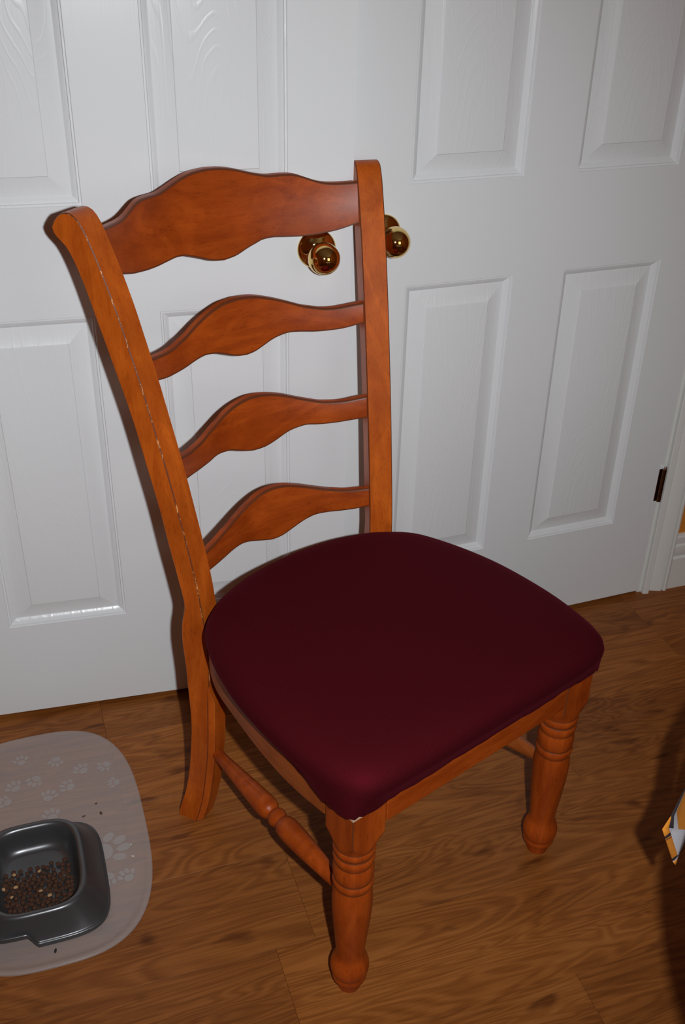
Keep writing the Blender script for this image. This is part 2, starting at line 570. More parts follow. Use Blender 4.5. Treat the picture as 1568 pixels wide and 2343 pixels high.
# ------------------------------------------------------------------ doors: moulded six-panel leaves
ZS = [(0.2071, 0.8071), (0.9846, 1.5946), (1.7050, 1.9150)]     # panel bottoms and tops above the leaf's foot
XS = [(A_ST, A_ST+P_W), (A_ST+P_W+MUL, A_ST+2*P_W+MUL)]         # from the hinge or the lock side: symmetric
PROF = [(0.0, 0.0), (0.0012, 0.0022), (0.0040, 0.0026), (0.0052, 0.0052), (0.0085, 0.0066), (0.0120, 0.0098), (0.0140, 0.0108), (0.0155, 0.0106),
        (0.0450, 0.0022), (0.0462, 0.0008), (0.0480, 0.0006)]
def make_door(name, hx, sgn, rot):
    """origin on the hinge line; the leaf runs along sgn*x; its face is y = 0"""
    d = sgn
    xs = [0.0, XS[0][0], XS[0][1], XS[1][0], XS[1][1], W]
    zs = [0.0] + [z for p in ZS for z in p] + [DOOR_H]
    V, F, fm = [], [], []
    idx = {}
    for i, x in enumerate(xs):
        for j, z in enumerate(zs):
            idx[i, j] = len(V)
            V.append((d*x, 0.0, z))
    for i in range(5):
        for j in range(7):
            if i in (1, 3) and j in (1, 3, 5): continue
            F.append((idx[i, j], idx[i+1, j], idx[i+1, j+1], idx[i, j+1]))
            fm.append(1 if (j in (0, 2, 4, 6) and i in (1, 2, 3)) else 0)
    k = len(V)
    V += [(0, 0.035, 0), (d*W, 0.035, 0), (d*W, 0.035, DOOR_H), (0, 0.035, DOOR_H)]
    F.append((k, k+1, k+2, k+3)); fm.append(0)
    F.append(tuple([idx[i, 0] for i in range(6)]+[k+1, k])); fm.append(0)
    F.append(tuple([idx[i, 7] for i in range(6)]+[k+2, k+3])); fm.append(0)
    F.append(tuple([idx[0, j] for j in range(8)]+[k+3, k])); fm.append(0)
    F.append(tuple([idx[5, j] for j in range(8)]+[k+2, k+1])); fm.append(0)
    door = obj(name, V, F, [M_door_v, M_door_h], smooth=0, fm=fm, loc=(hx, 0, DZ), rotz=rot)
    tag(door, kind='structure')
    for x0, x1 in XS:
        for z0, z1 in ZS:
            cx, cz = d*(x0+x1)/2, (z0+z1)/2
            hw, hh = (x1-x0)/2, (z1-z0)/2
            V, F = [], []
            for o_, dep in PROF:
                a, b = hw-o_, hh-o_
                V += [(-a, dep, -b), (a, dep, -b), (a, dep, b), (-a, dep, b)]
            for i in range(len(PROF)-1):
                for j in range(4):
                    q = (j+1) % 4
                    F.append((i*4+j, i*4+q, i*4+4+q, i*4+4+j))
            t = (len(PROF)-1)*4
            F.append((t, t+1, t+2, t+3))
            # closed back so the panel is solid
            V += [(-hw, 0.030, -hh), (hw, 0.030, -hh), (hw, 0.030, hh), (-hw, 0.030, hh)]
            b0 = len(V)-4
            F.append((b0+3, b0+2, b0+1, b0))
            for j in range(4):
                q = (j+1) % 4
                F.append((j, b0+j, b0+q, q))
            obj('panel', V, F, M_door_p, door, smooth=20, loc=(cx, 0, cz))
    # knob: rosette, neck and ball turned about the axis that points into the room
    kx, kz = d*0.692, 0.898 if sgn > 0 else 0.906
    def turned(nm, prof, par, mt, loc=(0, 0, 0)):
        rings = [[(r*cos(2*pi*j/48), -h, r*sin(2*pi*j/48)) for j in range(48)] for h, r in prof]
        vv, ff = loft(rings)
        return obj(nm, vv, ff, mt, par, smooth=40, loc=loc)
    ro = turned('knob_rosette', [(0.0002, 0.0325), (0.002, 0.0325), (0.0035, 0.0320), (0.006, 0.0285), (0.0095, 0.0205), (0.012, 0.0150), (0.0135, 0.0125)], door, M_brass, (kx, 0, kz))
    R = 0.0262
    ball = [(0.0125, 0.0105), (0.024, 0.0100), (0.028, 0.0112)]
    for t in range(0, 25):
        a = -1.05+(pi/2+1.05)*t/24
        rr = R*cos(a)
        ball.append((0.0545+R*0.98*sin(a), max(rr, 0.0006)))
    kb = turned('door_knob', ball, door, M_brass, (kx, 0, kz))
    kb['label'] = 'round polished brass knob'
    # hinges on the hinge line
    for hz in (0.247, 1.02, 1.78):
        parts = []
        for q in range(5):
            z0 = hz+q*0.0162
            rings = [[(0.0052*cos(2*pi*j/14)+d*(-0.001), -0.0045+0.0052*sin(2*pi*j/14), z) for j in range(14)] for z in (z0+0.0004, z0+0.0158)]
            parts.append(loft(rings))
        parts.append(box(min(0, d*0.009), max(0, d*0.009), -0.0009, 0.0, hz, hz+0.081))
        vv, ff = join(parts)
        h = obj('hinge', vv, ff, M_bronze, door, smooth=40)
        h['label'] = 'dark bronze butt hinge'
        rings = [[(r*cos(2*pi*j/14)-d*0.001, -0.0045+r*sin(2*pi*j/14), z) for j in range(14)] for z, r in ((hz+0.0812, 0.0048), (hz+0.086, 0.0052), (hz+0.089, 0.003))]
        vv, ff = loft(rings)
        obj('hinge_pin', vv, ff, M_chrome, h, smooth=40)
    return door
make_door('door_1', HX_L, 1, -0.0770)
make_door('door_2', HX_R, -1, 0.0330)

# ------------------------------------------------------------------ the chair
FZ = 0.012
chair = tag(empty('dining_chair', (-0.0178, -0.6792, 0), 0.3607),
            'ladder-back wooden dining chair with burgundy padded seat in front of white doors', 'chair')
def w_in(z):                                   # half distance between the inner front edges of the posts at height z
    zr = z-FZ
    return 0.1622+0.1133*(zr-0.5)
YAWP = math.radians(25)                        # each post is a flat sawn board turned inwards
PT, NO, LEAN = 0.0415, 0.0098, 0.022
FRONT = [(.4700, -.012), (.4606, .0207), (.4531, .059), (.4466, .1103), (.442, .1645), (.4405, .217), (.440, .26), (.4385, .285), (.4362, .318), (.4365, .345), (.439, .385), (.4425, .41), (.4464, .434),
         (.4526, .4835), (.4639, .5443), (.4762, .603), (.4861, .649), (.4958, .690), (.5142, .762), (.5267, .81), (.5436, .867), (.5556, .907), (.5692, .946), (.5779, .9695), (.5882, .994), (.5955, 1.0105), (.6020, 1.022), (.6080, 1.0305),
         (.6153, 1.0355), (.6247, 1.0370), (.6337, 1.0350), (.6402, 1.0304), (.6458, 1.0240), (.6500, 1.0166)]
BACK = [(.507, -.012), (.5043, .0056), (.4903, .0556), (.4816, .1094), (.4761, .175), (.4753, .2225), (.4793, .284), (.4815, .321), (.4858, .36), (.4872, .3785), (.4862, .408), (.4834, .4215), (.4802, .445),
        (.4841, .470), (.4925, .511), (.5000, .545), (.5127, .61), (.5301, .6825), (.5480, .7547), (.5685, .82), (.583, .865), (.5940, .899), (.6010, .921), (.6085, .943), (.6175, .9656), (.6265, .983), (.634, .9925), (.6422, .9985), (.6489, 1.0057), (.6507, 1.0120)]
def resample(P, n):
    L = [0.0]
    for p, q in zip(P, P[1:]): L.append(L[-1]+math.hypot(q[0]-p[0], q[1]-p[1]))
    X, Z = list(zip(L, [p[0] for p in P])), list(zip(L, [p[1] for p in P]))
    return [(interp(X, L[-1]*i/n), interp(Z, L[-1]*i/n)) for i in range(n+1)]
def halves(P, zk):
    P = catmull(P, 4)
    k = min(range(len(P)//2+8), key=lambda i: abs(P[i][1]-zk))
    return resample(P[:k+1], 36)+resample(P[k:], 84)[1:]
FR, BK_ = halves(FRONT, 0.434), halves(BACK, 0.440)
def post_point(s, sd, n, z):
    return (s*(sin(YAWP)*sd+cos(YAWP)*n), cos(YAWP)*sd-sin(YAWP)*n, z+FZ)
def make_post(s, worn):
    rings = []
    cham = []
    for (sf, zf), (sb, zb_) in zip(FR, BK_):
        def off(z): return NO+(LEAN*(0.43-z)/0.43 if z < 0.43 else 0.0)
        d = math.hypot(sb-sf, zb_-zf)
        e = min(0.0016, d*0.3)
        ex, ez = (sb-sf)/max(d, 1e-6)*e, (zb_-zf)/max(d, 1e-6)*e
        t = 0.0 if zf > 0.292 else (0.0088 if zf < 0.265 else 0.0088*(0.292-zf)/0.027)
        cham.append(t > 0.001)
        f0, z0 = sf-t, zf                         # the sawn front lies ahead of the chamfer's rear edge
        no, nb = off(zf), off(zb_)
        ring = [post_point(s, f0+ex, no-PT, z0+ez), post_point(s, f0, no-PT+e, z0),
                post_point(s, f0, no-max(e, t*1.15), z0), post_point(s, f0+max(ex, 0)+t, no, z0+ez),
                post_point(s, sb-ex, nb, zb_-ez), post_point(s, sb, nb-e, zb_),
                post_point(s, sb, nb-PT+e, zb_), post_point(s, sb-ex, nb-PT, zb_-ez)]
        p, q = ring[2], ring[3]
        ring[3:3] = [tuple(a+(b-a)*u for a, b in zip(p, q)) for u in (0.07, 0.88)]
        rings.append(ring)
    V, F = loft(rings)
    fm = []
    for i in range(len(rings)-1):
        for j in range(10):
            m = 1 if j in (0, 6, 8) else 0
            if j in (2, 3, 4): m = (0 if j == 3 else 1) if (cham[i] or cham[i+1]) else 2
            fm.append(m)
    fm += [0, 0]
    return obj('back_post', V, F, [M_post, M_edge, M_edge_worn if worn else M_edge], chair, smooth=28, fm=fm)
make_post(-1, True)
make_post(1, False)

def vpost(z):
    zr = z-FZ
    return 0.18323*zr*zr-0.02834*zr+0.39642
SLATS = [
 (0.075, [(0, 1.042), (.025, 1.0405), (.047, 1.0365), (.07, 1.030), (.085, 1.026), (.1, 1.0235), (.118, 1.0237), (.132, 1.0235), (.143, 1.022), (.157, 1.0168), (.168, 1.0125), (.180, 1.0095), (.197, 1.0085), (.222, 1.010), (.235, 1.012)],
         [(0, .911), (.0135, .9125), (.025, .915), (.045, .9225), (.06, .9275), (.07, .931), (.088, .933), (.106, .932), (.13, .931), (.15, .932), (.165, .934), (.18, .9365), (.195, .9405), (.213, .947), (.235, .956)]),
 (0.060, [(0, .859), (.02, .8578), (.034, .856), (.06, .849), (.085, .8405), (.11, .831), (.125, .8275), (.142, .824), (.165, .824), (.197, .829), (.212, .831)],
         [(0, .7715), (.016, .7735), (.032, .779), (.05, .786), (.066, .790), (.082, .792), (.103, .7905), (.127, .788), (.155, .7885), (.173, .791), (.193, .796), (.21, .801)]),
 (0.065, [(0, .704), (.015, .703), (.036, .6995), (.06, .693), (.085, .684), (.105, .678), (.118, .6745), (.14, .673), (.156, .674), (.181, .6795), (.195, .682)],
         [(0, .616), (.014, .617), (.033, .6225), (.056, .632), (.076, .6365), (.092, .638), (.11, .636), (.134, .6365), (.154, .639), (.176, .6425), (.195, .646)]),
 (0.045, [(0, .556), (.022, .554), (.05, .5465), (.08, .536), (.1, .5295), (.116, .5255), (.14, .5215), (.166, .522), (.18, .523)],
         [(0, .465), (.014, .4665), (.035, .4735), (.055, .481), (.075, .486), (.095, .4865), (.12, .485), (.143, .4855), (.164, .488), (.18, .490)]),
]
for bow, top, bot in SLATS:
    zc = (top[-1][1]+bot[-1][1])/2+FZ
    we = w_in(zc)
    tp, bt = catmull(top, 4), catmull(bot, 4)
    rings = []
    fmt = None
    ncol = 73
    for i in range(ncol):
        u = -(we+0.006)+2*(we+0.006)*i/(ncol-1)
        z1, z0 = interp(tp, abs(u))+FZ, interp(bt, abs(u))+FZ
        e, T = 0.0032, 0.0155
        b_ = bow*(1-min(1.05, abs(u)/we)**2)
        def y(z, d): return vpost(z)+0.004+b_+d
        rings.append([(u, y(z0+e, 0), z0+e), (u, y((z0+z1)/2, 0), (z0+z1)/2), (u, y(z1-e, 0), z1-e), (u, y(z1-e*0.3, 0.0006), z1-e*0.3), (u, y(z1, 0.003), z1), (u, y(z1, T-0.003), z1), (u, y(z1-e, T), z1-e),
                      (u, y(z0+e, T), z0+e), (u, y(z0, T-0.003), z0), (u, y(z0, 0.003), z0), (u, y(z0+e*0.3, 0.0006), z0+e*0.3)])
    V, F = loft(rings)
    per = [0, 0, 1, 1, 0, 0, 0, 0, 0, 1, 1]
    fm = per*(ncol-1)+[0, 0]
    obj('back_slat', V, F, [M_wood_x, M_edge], chair, smooth=50, fm=fm)

# front legs: square block turned down into rings, urn, baluster and foot
BH = 0.0292
PROFILE = [(0.0, .0176), (.006, .0188), (.014, .0206), (.0180, .0216), (.0192, .0232), (.0215, .0252), (.0245, .0262), (.0275, .0264), (.0310, .0262), (.0330, .0258), (.0345, .0266), (.040, .0284), (.047, .0292), (.054, .0288), (.061, .0270), (.068, .0240),
           (.0735, .0219), (.079, .0213), (.089, .0218), (.113, .0239), (.147, .0268), (.175, .0288), (.190, .0294), (.202, .0294), (.214, .0287), (.223, .0276), (.2285, .0266), (.2300, .0265), (.2318, .0276), (.2355, .0292), (.2395, .0297), (.2430, .0291), (.2455, .0277), (.2468, .0271),
           (.2485, .0278), (.253, .0287), (.260, .0294), (.267, .0291), (.273, .0282), (.2775, .0270), (.2790, .0268), (.2812, .0277), (.285, .0292), (.289, .0296), (.2925, .0291), (.2955, .0277), (.2972, .0270), (.2990, .0277), (.302, .0294), (.306, .0301), (.3095, .0296), (.3120, .0284), (.3135, .0280)]
PROFILE = PROFILE+[(.316, .0288), (.320, .0304), (.325, .0325), (.330, .0352), (.3345, .0383), (.338, .0415), (.340, .0440)]
def make_front_leg(x):
    angs = []
    for q in range(4):
        base = q*pi/2
        for t in (-43.2, -41.0, -36, -28, -20, -12, -4, 4, 12, 20, 28, 36, 41.0, 43.2):
            angs.append(base+math.radians(t))
    n = len(angs)
    rings = []
    levels = [(z, r) for z, r in PROFILE]+[(.343, 1.0), (.420, 1.0)]
    for z, r in levels:
        ring = []
        for a in angs:
            c = max(abs(cos(a)), abs(sin(a)))
            sq = BH/c
            rr = min(sq, r)
            ring.append((x+rr*cos(a), rr*sin(a), z))
        rings.append(ring)
    V, F = loft(rings)
    fm = []
    for i in range(len(levels)-1):
        z = (levels[i][0]+levels[i+1][0])/2
        for j in range(n):
            dark = (j % 14 == 13 and z > 0.334)
            gr = z < 0.32 and any(abs(z-g) < 0.0011 for g in (.0185, .0333, .2296, .2466, .2786, .2972, .3132))
            fm.append(1 if (dark or gr) else 0)
    fm += [0, 0]
    return obj('front_leg', V, F, [M_wood_z, M_edge], chair, smooth=32, fm=fm)
XLF, XRF = -0.2160, 0.2075
make_front_leg(XLF)
make_front_leg(XRF)
# aprons
v, f = box(XLF+BH+0.0020, XRF-BH-0.0020, -BH+0.0008, -BH+0.021, 0.3535, 0.420)
o = obj('front_apron', v, f, [M_wood_x, M_edge], chair, smooth=30)
bevel_mod(o, 0.002, 2, None)
for s in (-1, 1):
    path = [(0.2455, BH+0.0018), (0.2495, 0.08), (0.2495, 0.13), (0.2445, 0.19), (0.2365, 0.25), (0.224, 0.325), (0.205, 0.375), (0.186, 0.404)]
    if s > 0: path = [(a-0.0085*max(0, 1-b/0.2), b) for a, b in path]
    pp = catmull(path, 5)
    rings = []
    for i, (a, b) in enumerate(pp):
        p0, p1 = pp[max(0, i-1)], pp[min(len(pp)-1, i+1)]
        dx, dy = p1[0]-p0[0], p1[1]-p0[1]
        L = math.hypot(dx, dy)
        nx, ny = -dy/L, dx/L
        t = 0.020
        bz = 0.357
        rings.append([(s*a, b, bz+0.0015), (s*a, b, 0.420), (s*(a+nx*t), b+ny*t, 0.420), (s*(a+nx*t), b+ny*t, bz), (s*(a+nx*0.0015), b+ny*0.0015, bz)])
    V, F = loft(rings)
    obj('side_apron', V, F, M_wood_y, chair, smooth=30)
v, f = box(-0.152, 0.152, 0.424, 0.444, 0.360, 0.420)
o = obj('back_apron', v, f, M_wood_x, chair, smooth=30)
bevel_mod(o, 0.002, 2, None)
# turned side stretchers
SP = [(-.404, .0085), (-.385, .0097), (-.36, .0108), (-.33, .0128), (-.30, .0146), (-.27, .0164), (-.25, .0174), (-.235, .0180), (-.226, .0178), (-.219, .0166), (-.2145, .0140), (-.2115, .0112), (-.2095, .0104), (-.208, .0112), (-.205, .0138),
      (-.2005, .0156), (-.196, .0156), (-.1915, .0142), (-.188, .0128), (-.1855, .0122), (-.1835, .0130), (-.180, .0155), (-.174, .0172), (-.165, .0181), (-.155, .0182), (-.14, .0178), (-.11, .0162), (-.08, .0140), (-.05, .0116), (-.03, .0102), (-.015, .0092)]
for s, xf in ((-1, XLF), (1, XRF)):
    V0 = []
    rings = []
    for yv, r in SP:
        t = -yv
        x = xf+(s*0.191-xf)*((t-0.02)/0.377)
        z = 0.196-(t-0.02)*0.100
        rings.append([(x+r*cos(2*pi*j/28), t, z+r*sin(2*pi*j/28)) for j in range(28)])
    V, F = loft(rings)
    obj('side_stretcher', V, F, M_wood_y if s > 0 else M_wood_x, chair, smooth=35)

# seat cushion: one upholstered pad over the frame
OUT = [(0, -.053), (.08, -.0535), (.15, -.053), (.195, -.0515), (.226, -.0455), (.246, -.031), (.259, -.004), (.267, .035), (.2725, .085), (.273, .14), (.269, .2), (.260, .25), (.246, .3), (.226, .35), (.206, .377), (.18, .398), (.15, .416), (.1, .433), (.05, .441), (0, .444)]
HEM = [(0, -.042), (.08, -.042), (.15, -.0415), (.195, -.0405), (.230, -.040), (.2525, -.0325), (.2605, -.010), (.262, .02), (.259, .06), (.2535, .11), (.2475, .17), (.242, .23), (.236, .29), (.220, .335), (.198, .362), (.172, .382), (.143, .399), (.095, .415), (.047, .423), (0, .426)]
def closed_outline(P, right_trim):
    half = catmull(P, 4)
    rt = [(x-right_trim*max(0.0, 1-y/0.25)*min(1.0, x/0.2), y) for x, y in half]
    return rt+[(-x, y) for x, y in half[-2:0:-1]]
outl, hem = closed_outline(OUT, 0.0), closed_outline(HEM, 0.009)
n = len(outl)
cx, cy = 0.0, 0.195
rings = []
for li, (t, z) in enumerate([(0.0, .4205), (0.0, .4120), (0.16, .4205), (0.50, .4295), (0.86, .4390)]):
    ring = []
    for j in range(n):
        (hx, hy), (ox, oy) = hem[j], outl[j]
        x, y = hx+(ox-hx)*t, hy+(oy-hy)*t
        zz = z
        if li == 0:
            x, y = x*0.95, cy+(y-cy)*0.95
        if li in (1, 2):                     # gathered, slightly lumpy hem that droops at the front corners
            fc = max(0, 1-math.hypot(abs(hx)-0.245, hy+0.03)/0.08)
            zz += 0.0012*sin(j*0.9)+0.0009*sin(j*2.3+1)+fc*((-0.0060 if hx < 0 else -0.004)+0.0018*sin(j*3.1))
        ring.append((x, y, zz))
    rings.append(ring)
for ins, z in [(0.0, .447), (0.0030, .4565), (0.0095, .4645), (0.0205, .4710), (0.038, .4765), (0.066, .4805), (0.105, .4830), (0.15, .4845), (0.19, .4852)]:
    ring = []
    for j, (a, b) in enumerate(outl):
        p0, p1 = outl[j-1], outl[(j+1) % n]
        dx, dy = p1[0]-p0[0], p1[1]-p0[1]
        L = math.hypot(dx, dy)
        nx, ny = -dy/L, dx/L
        D = math.hypot(a-cx, b-cy)
        k = min(1.0, ins/0.06)
        rx, ry = -(a-cx)/D, -(b-cy)/D
        mx, my = nx*(1-k)+rx*k, ny*(1-k)+ry*k
        am = math.hypot(mx, my)
        ring.append((a+mx/am*ins, b+my/am*ins, z))
    rings.append(ring)
V, F = loft(rings, cap=False)
k = len(V)
V.append((cx, cy, .4854))
b0 = (len(rings)-1)*n
for j in range(n):
    F.append((b0+j, b0+(j+1) % n, k))
F.append(tuple(range(n-1, -1, -1)))
se = obj('seat_cushion', V, F, M_fabric, chair, smooth=60)
se['label'] = 'burgundy fabric padded seat'
# bare corner of the seat board peeping out under the fabric
v, f = box(XLF-BH-0.0022, XLF-BH+0.0150, -BH-0.0022, -BH+0.006, .3962, .4100)
sb = obj('seat_board_corner', v, f, M_bare, chair, smooth=0)
sb['label'] = 'bare pale seat board corner'

# ------------------------------------------------------------------ feeding mat
MC = (-0.637, -0.336)
def superell(a, b, nexp, k):
    out = []
    for j in range(k):
        t = 2*pi*j/k
        c, s = cos(t), sin(t)
        out.append((a*math.copysign(abs(c)**(2/nexp), c), b*math.copysign(abs(s)**(2/nexp), s)))
    return out
feed = empty('feeding_mat', (MC[0], MC[1], 0))
tag(feed, 'translucent frosted plastic feeding mat with paw prints on the wooden floor', 'mat')
K = 96
prof = [(0.002, 0.0002), (0.0, 0.0012), (0.0, 0.0042), (0.0020, 0.0060), (0.0050, 0.0062), (0.0085, 0.0050), (0.0125, 0.0030), (0.0170, 0.0020), (0.03, 0.0018), (0.10, 0.0018), (0.16, 0.0018)]
rings = [[(x, y, z) for x, y in superell(0.1745-d_, 0.2615-d_, 3.0, K)] for d_, z in prof]
V, F = loft(rings)
obj('mat_sheet', V, F, M_mat, feed, smooth=40)
def at_floor(u, v, z=0.0):
    d = (u-784)/2385.5*r2-(v-1171.5)/2385.5*u2+fwd
    return CAM+d*((z-CAM.z)/d.z)
def paw(u, v, s, rot):
    p = at_floor(u, v, 0.002)
    V, F = [], []
    for (ex, ey, ra, rb, an) in ((0, -0.35, .62, .48, 0), (-.85, .25, .26, .40, .5), (-.32, .72, .27, .42, .15), (.32, .72, .27, .42, -.15), (.85, .25, .26, .40, -.5)):
        k = len(V)
        for h in (0.0019, 0.0023):
            for j in range(14):
                t = 2*pi*j/14
                x, y = ra*cos(t), rb*sin(t)
                x, y = x*cos(an)-y*sin(an)+ex, x*sin(an)+y*cos(an)+ey
                x, y = s*1.12*x, s*1.12*y
                V.append((p.x-MC[0]+x*cos(rot)-y*sin(rot), p.y-MC[1]+x*sin(rot)+y*cos(rot), h))
        F.append(tuple(range(k+13, k-1, -1)))
        F.append(tuple(range(k+14, k+28)))
        for j in range(14):
            q = (j+1) % 14
            F.append((k+j, k+q, k+14+q, k+14+j))
    obj('paw_print', V, F, M_paw, feed, smooth=0)
for a in ((252, 1942, .026, -1.3), (292, 2004, .0125, 0.4), (248, 2010, .0125, 2.6), (187, 1761, .0125, 0.6), (240, 1752, .0115, 2.2), (156, 1799, .0125, 0.9), (80, 1786, .0125, 2.5), (33, 1802, .0125, 0.5),
          (112, 1822, .0125, -0.4), (12, 1836, .0115, 1.1), (118, 1866, .013, 0.2), (232, 2064, .012, 0.7), (262, 1790, .010, 1.4), (48, 1742, .0115, 0.2), (128, 1742, .0115, 2.9), (200, 2122, .012, 1.2)):
    paw(*a)

# ------------------------------------------------------------------ pet bowl
BC = (-0.653, -0.437)
bowl = empty('pet_bowl', (BC[0], BC[1], 0.0026))
tag(bowl, 'grey plastic pet bowl of brown kibble standing on the feeding mat', 'bowl')
K = 200
def ring_se(a, b, z, ne=4.2):
    fine = superell(a, b, ne, 960)                # respaced evenly along the outline
    L = [0.0]
    for p, q in zip(fine, fine[1:]+fine[:1]): L.append(L[-1]+math.hypot(q[0]-p[0], q[1]-p[1]))
    out, i = [], 0
    for k in range(K):
        while L[i+1] < L[-1]*k/K: i += 1
        p, q = fine[i], fine[(i+1) % 960]
        u = (L[-1]*k/K-L[i])/max(L[i+1]-L[i], 1e-9)
        out.append((p[0]+(q[0]-p[0])*u, p[1]+(q[1]-p[1])*u, z))
    return out
BP2 = [(.1085, .1165, 0.0), (.1110, .1190, .0015), (.1110, .1190, .0085), (.1098, .1178, .0098), (.1078, .1158, .0100), (.1068, .1148, .0112), (.100, .109, .0215), (.0925, .1035, .0325), (.0855, .0985, .0415), (.0815, .0965, .0465),
       (.0785, .0945, .0500), (.0745, .0905, .0512), (.0705, .0865, .0498), (.0685, .0840, .0460), (.0665, .0815, .0380), (.0640, .0785, .0260), (.0610, .0755, .0170), (.0560, .0705, .0105), (.0480, .0625, .0078), (.030, .045, .0072)]
rings = []
for i, (a, b, z) in enumerate(BP2):
    ring = []
    for x, y, zz in ring_se(a, b, z, 4.2 if i < 6 else 3.6):
        # arched finger cut-out in the front foot of the bowl
        if y < -0.09 and z < 0.02:
            xx = x+0.050
            q_ = max(0.0, min(1.0, (0.043-abs(xx))/0.016))
            lift = 0.0195*q_*q_*(3-2*q_)
            if lift > 0:
                zz = max(zz, zz+lift*(1 if z < 0.0112 else 0.45))
                y += 0.006*lift/0.0195
        ring.append((x, y, zz))
    rings.append(ring)
V, F = loft(rings, cap=False)
F.append(tuple(range((len(rings)-1)*K, len(rings)*K)))
obj('bowl_shell', V, F, M_bowl, bowl, smooth=45)
zb = 0.0026

# kibble: separate little biscuits, one base mesh for each of three shapes
def kib_mesh(name, seed, mt, flat=0.72):
    rnd = random.Random(seed)
    bm = bmesh.new()
    bmesh.ops.create_icosphere(bm, subdivisions=2, radius=1.0)
    for q in bm.verts:
        k = 1+rnd.uniform(-.09, .09)
        q.co = Vector((q.co.x*k, q.co.y*k, q.co.z*k*flat))
    me = bpy.data.meshes.new(name)
    bm.to_mesh(me)
    bm.free()
    for p in me.polygons: p.use_smooth = True
    me.materials.append(mt)
    return me
KM = [kib_mesh('kibble', i, M_kib) for i in range(3)]
KP = kib_mesh('pale_kibble', 9, M_kib2, 0.6)
def put(me, name, x, y, z, r, label, group, sx=1.0):
    o = bpy.data.objects.new(name, me)
    C.objects.link(o)
    o.location = (x, y, z)
    o.scale = (r*sx, r, r)
    o.rotation_euler = (random.uniform(-.25, .25), random.uniform(-.25, .25), random.uniform(0, 6.28))
    tag(o, label, 'kibble', group)
rk = 0.0042
base_z = zb+0.0078
def scatter(count, mind, ymax, half_x, half_y):
    out = []
    tries = 0
    while len(out) < count and tries < 20000:
        tries += 1
        x, y = random.uniform(-half_x, half_x), random.uniform(-half_y, ymax)
        if (abs(x)/half_x)**4+(abs(y)/half_y)**4 > 1: continue
        if y > 0.006 and random.random() < 0.75*(y-0.006)/(ymax-0.006)+0.2: continue
        if all((x-a)**2+(y-b)**2 > mind*mind for a, b in out): out.append((x, y))
    return out
KL = 'small round brown kibble lying in the grey pet bowl'
low = scatter(118, 0.0079, 0.034, 0.0535, 0.0665)
for x, y in low:
    e = (abs(x)/0.054)**4+(abs(y)/0.069)**4
    put(random.choice(KM), 'kibble', BC[0]+x, BC[1]+y, base_z+0.0030+0.002*e, rk*random.uniform(.88, 1.04), KL, 'brown kibble in the bowl')
for x, y in scatter(72, 0.0084, 0.004, 0.0515, 0.0645):
    put(random.choice(KM), 'kibble', BC[0]+x, BC[1]+y, base_z+0.0082+random.uniform(0, .0012), rk*random.uniform(.9, 1.04), KL, 'brown kibble in the bowl')
for u, v_ in ((36, 2030), (93, 2038), (114, 2048), (27, 2053), (32, 2002), (90, 1993), (8, 2035)):
    p = at_floor(u, v_, base_z+0.0125)
    put(KP, 'pale_kibble', p.x, p.y, base_z+0.0125, 0.0029*random.uniform(.8, 1.1), 'pale beige bit lying on the brown kibble in the bowl', 'pale bits on the kibble', 1.4)

# crumbs on the mat
def crumb(u, v_, r, mt, label, sx=1.4):
    me = kib_mesh('crumb', int(u+v_), mt, 0.5)
    p = at_floor(u, v_, 0.0030)
    o = bpy.data.objects.new('crumb', me)
    C.objects.link(o)
    o.location = (p.x, p.y, 0.0019+r*0.4)
    o.scale = (r*sx, r, r)
    o.rotation_euler = (0, 0, u)
    tag(o, label, 'crumb')
crumb(220, 1838, .0017, M_crumb, 'tiny brown crumb on the mat above the bowl, farther from the camera of two')
crumb(231, 1860, .0022, M_crumb, 'small brown crumb on the mat just behind the bowl corner, larger of two', 1.8)
crumb(192, 1867, .0015, M_crumb, 'flat brown speck on the mat directly behind the bowl rim', 2.2)
crumb(300, 1931, .0012, M_crumb_w, 'tiny white crumb on the mat beside the large paw print')
crumb(304, 1958, .0014, M_crumb_w, 'oblong white crumb on the mat between large and small paw prints', 1.8)
crumb(127, 2175, .0020, M_lint, 'dark lint speck on the mat in front of the bowl', 2.2)

# ------------------------------------------------------------------ round table with a striped cloth, its corner hanging into view
TC, TR, TZ = (0.36, -1.49), 0.500, 0.745
table = empty('round_table', (TC[0], TC[1], 0))
tag(table, 'round wooden pedestal table under the striped cloth at the right', 'table')
v, f = lathe([(TZ-0.028, TR-0.006), (TZ-0.026, TR), (TZ-0.004, TR), (TZ, TR-0.004)], 64)
obj('table_top', v, f, M_table, table)
v, f = lathe([(0.0, .20), (0.02, .205), (0.035, .17), (0.06, .06), (0.12, .045), (0.35, .055), (0.5, .04), (0.66, .05), (TZ-0.028, .13)], 32)
obj('pedestal', v, f, M_table, table)

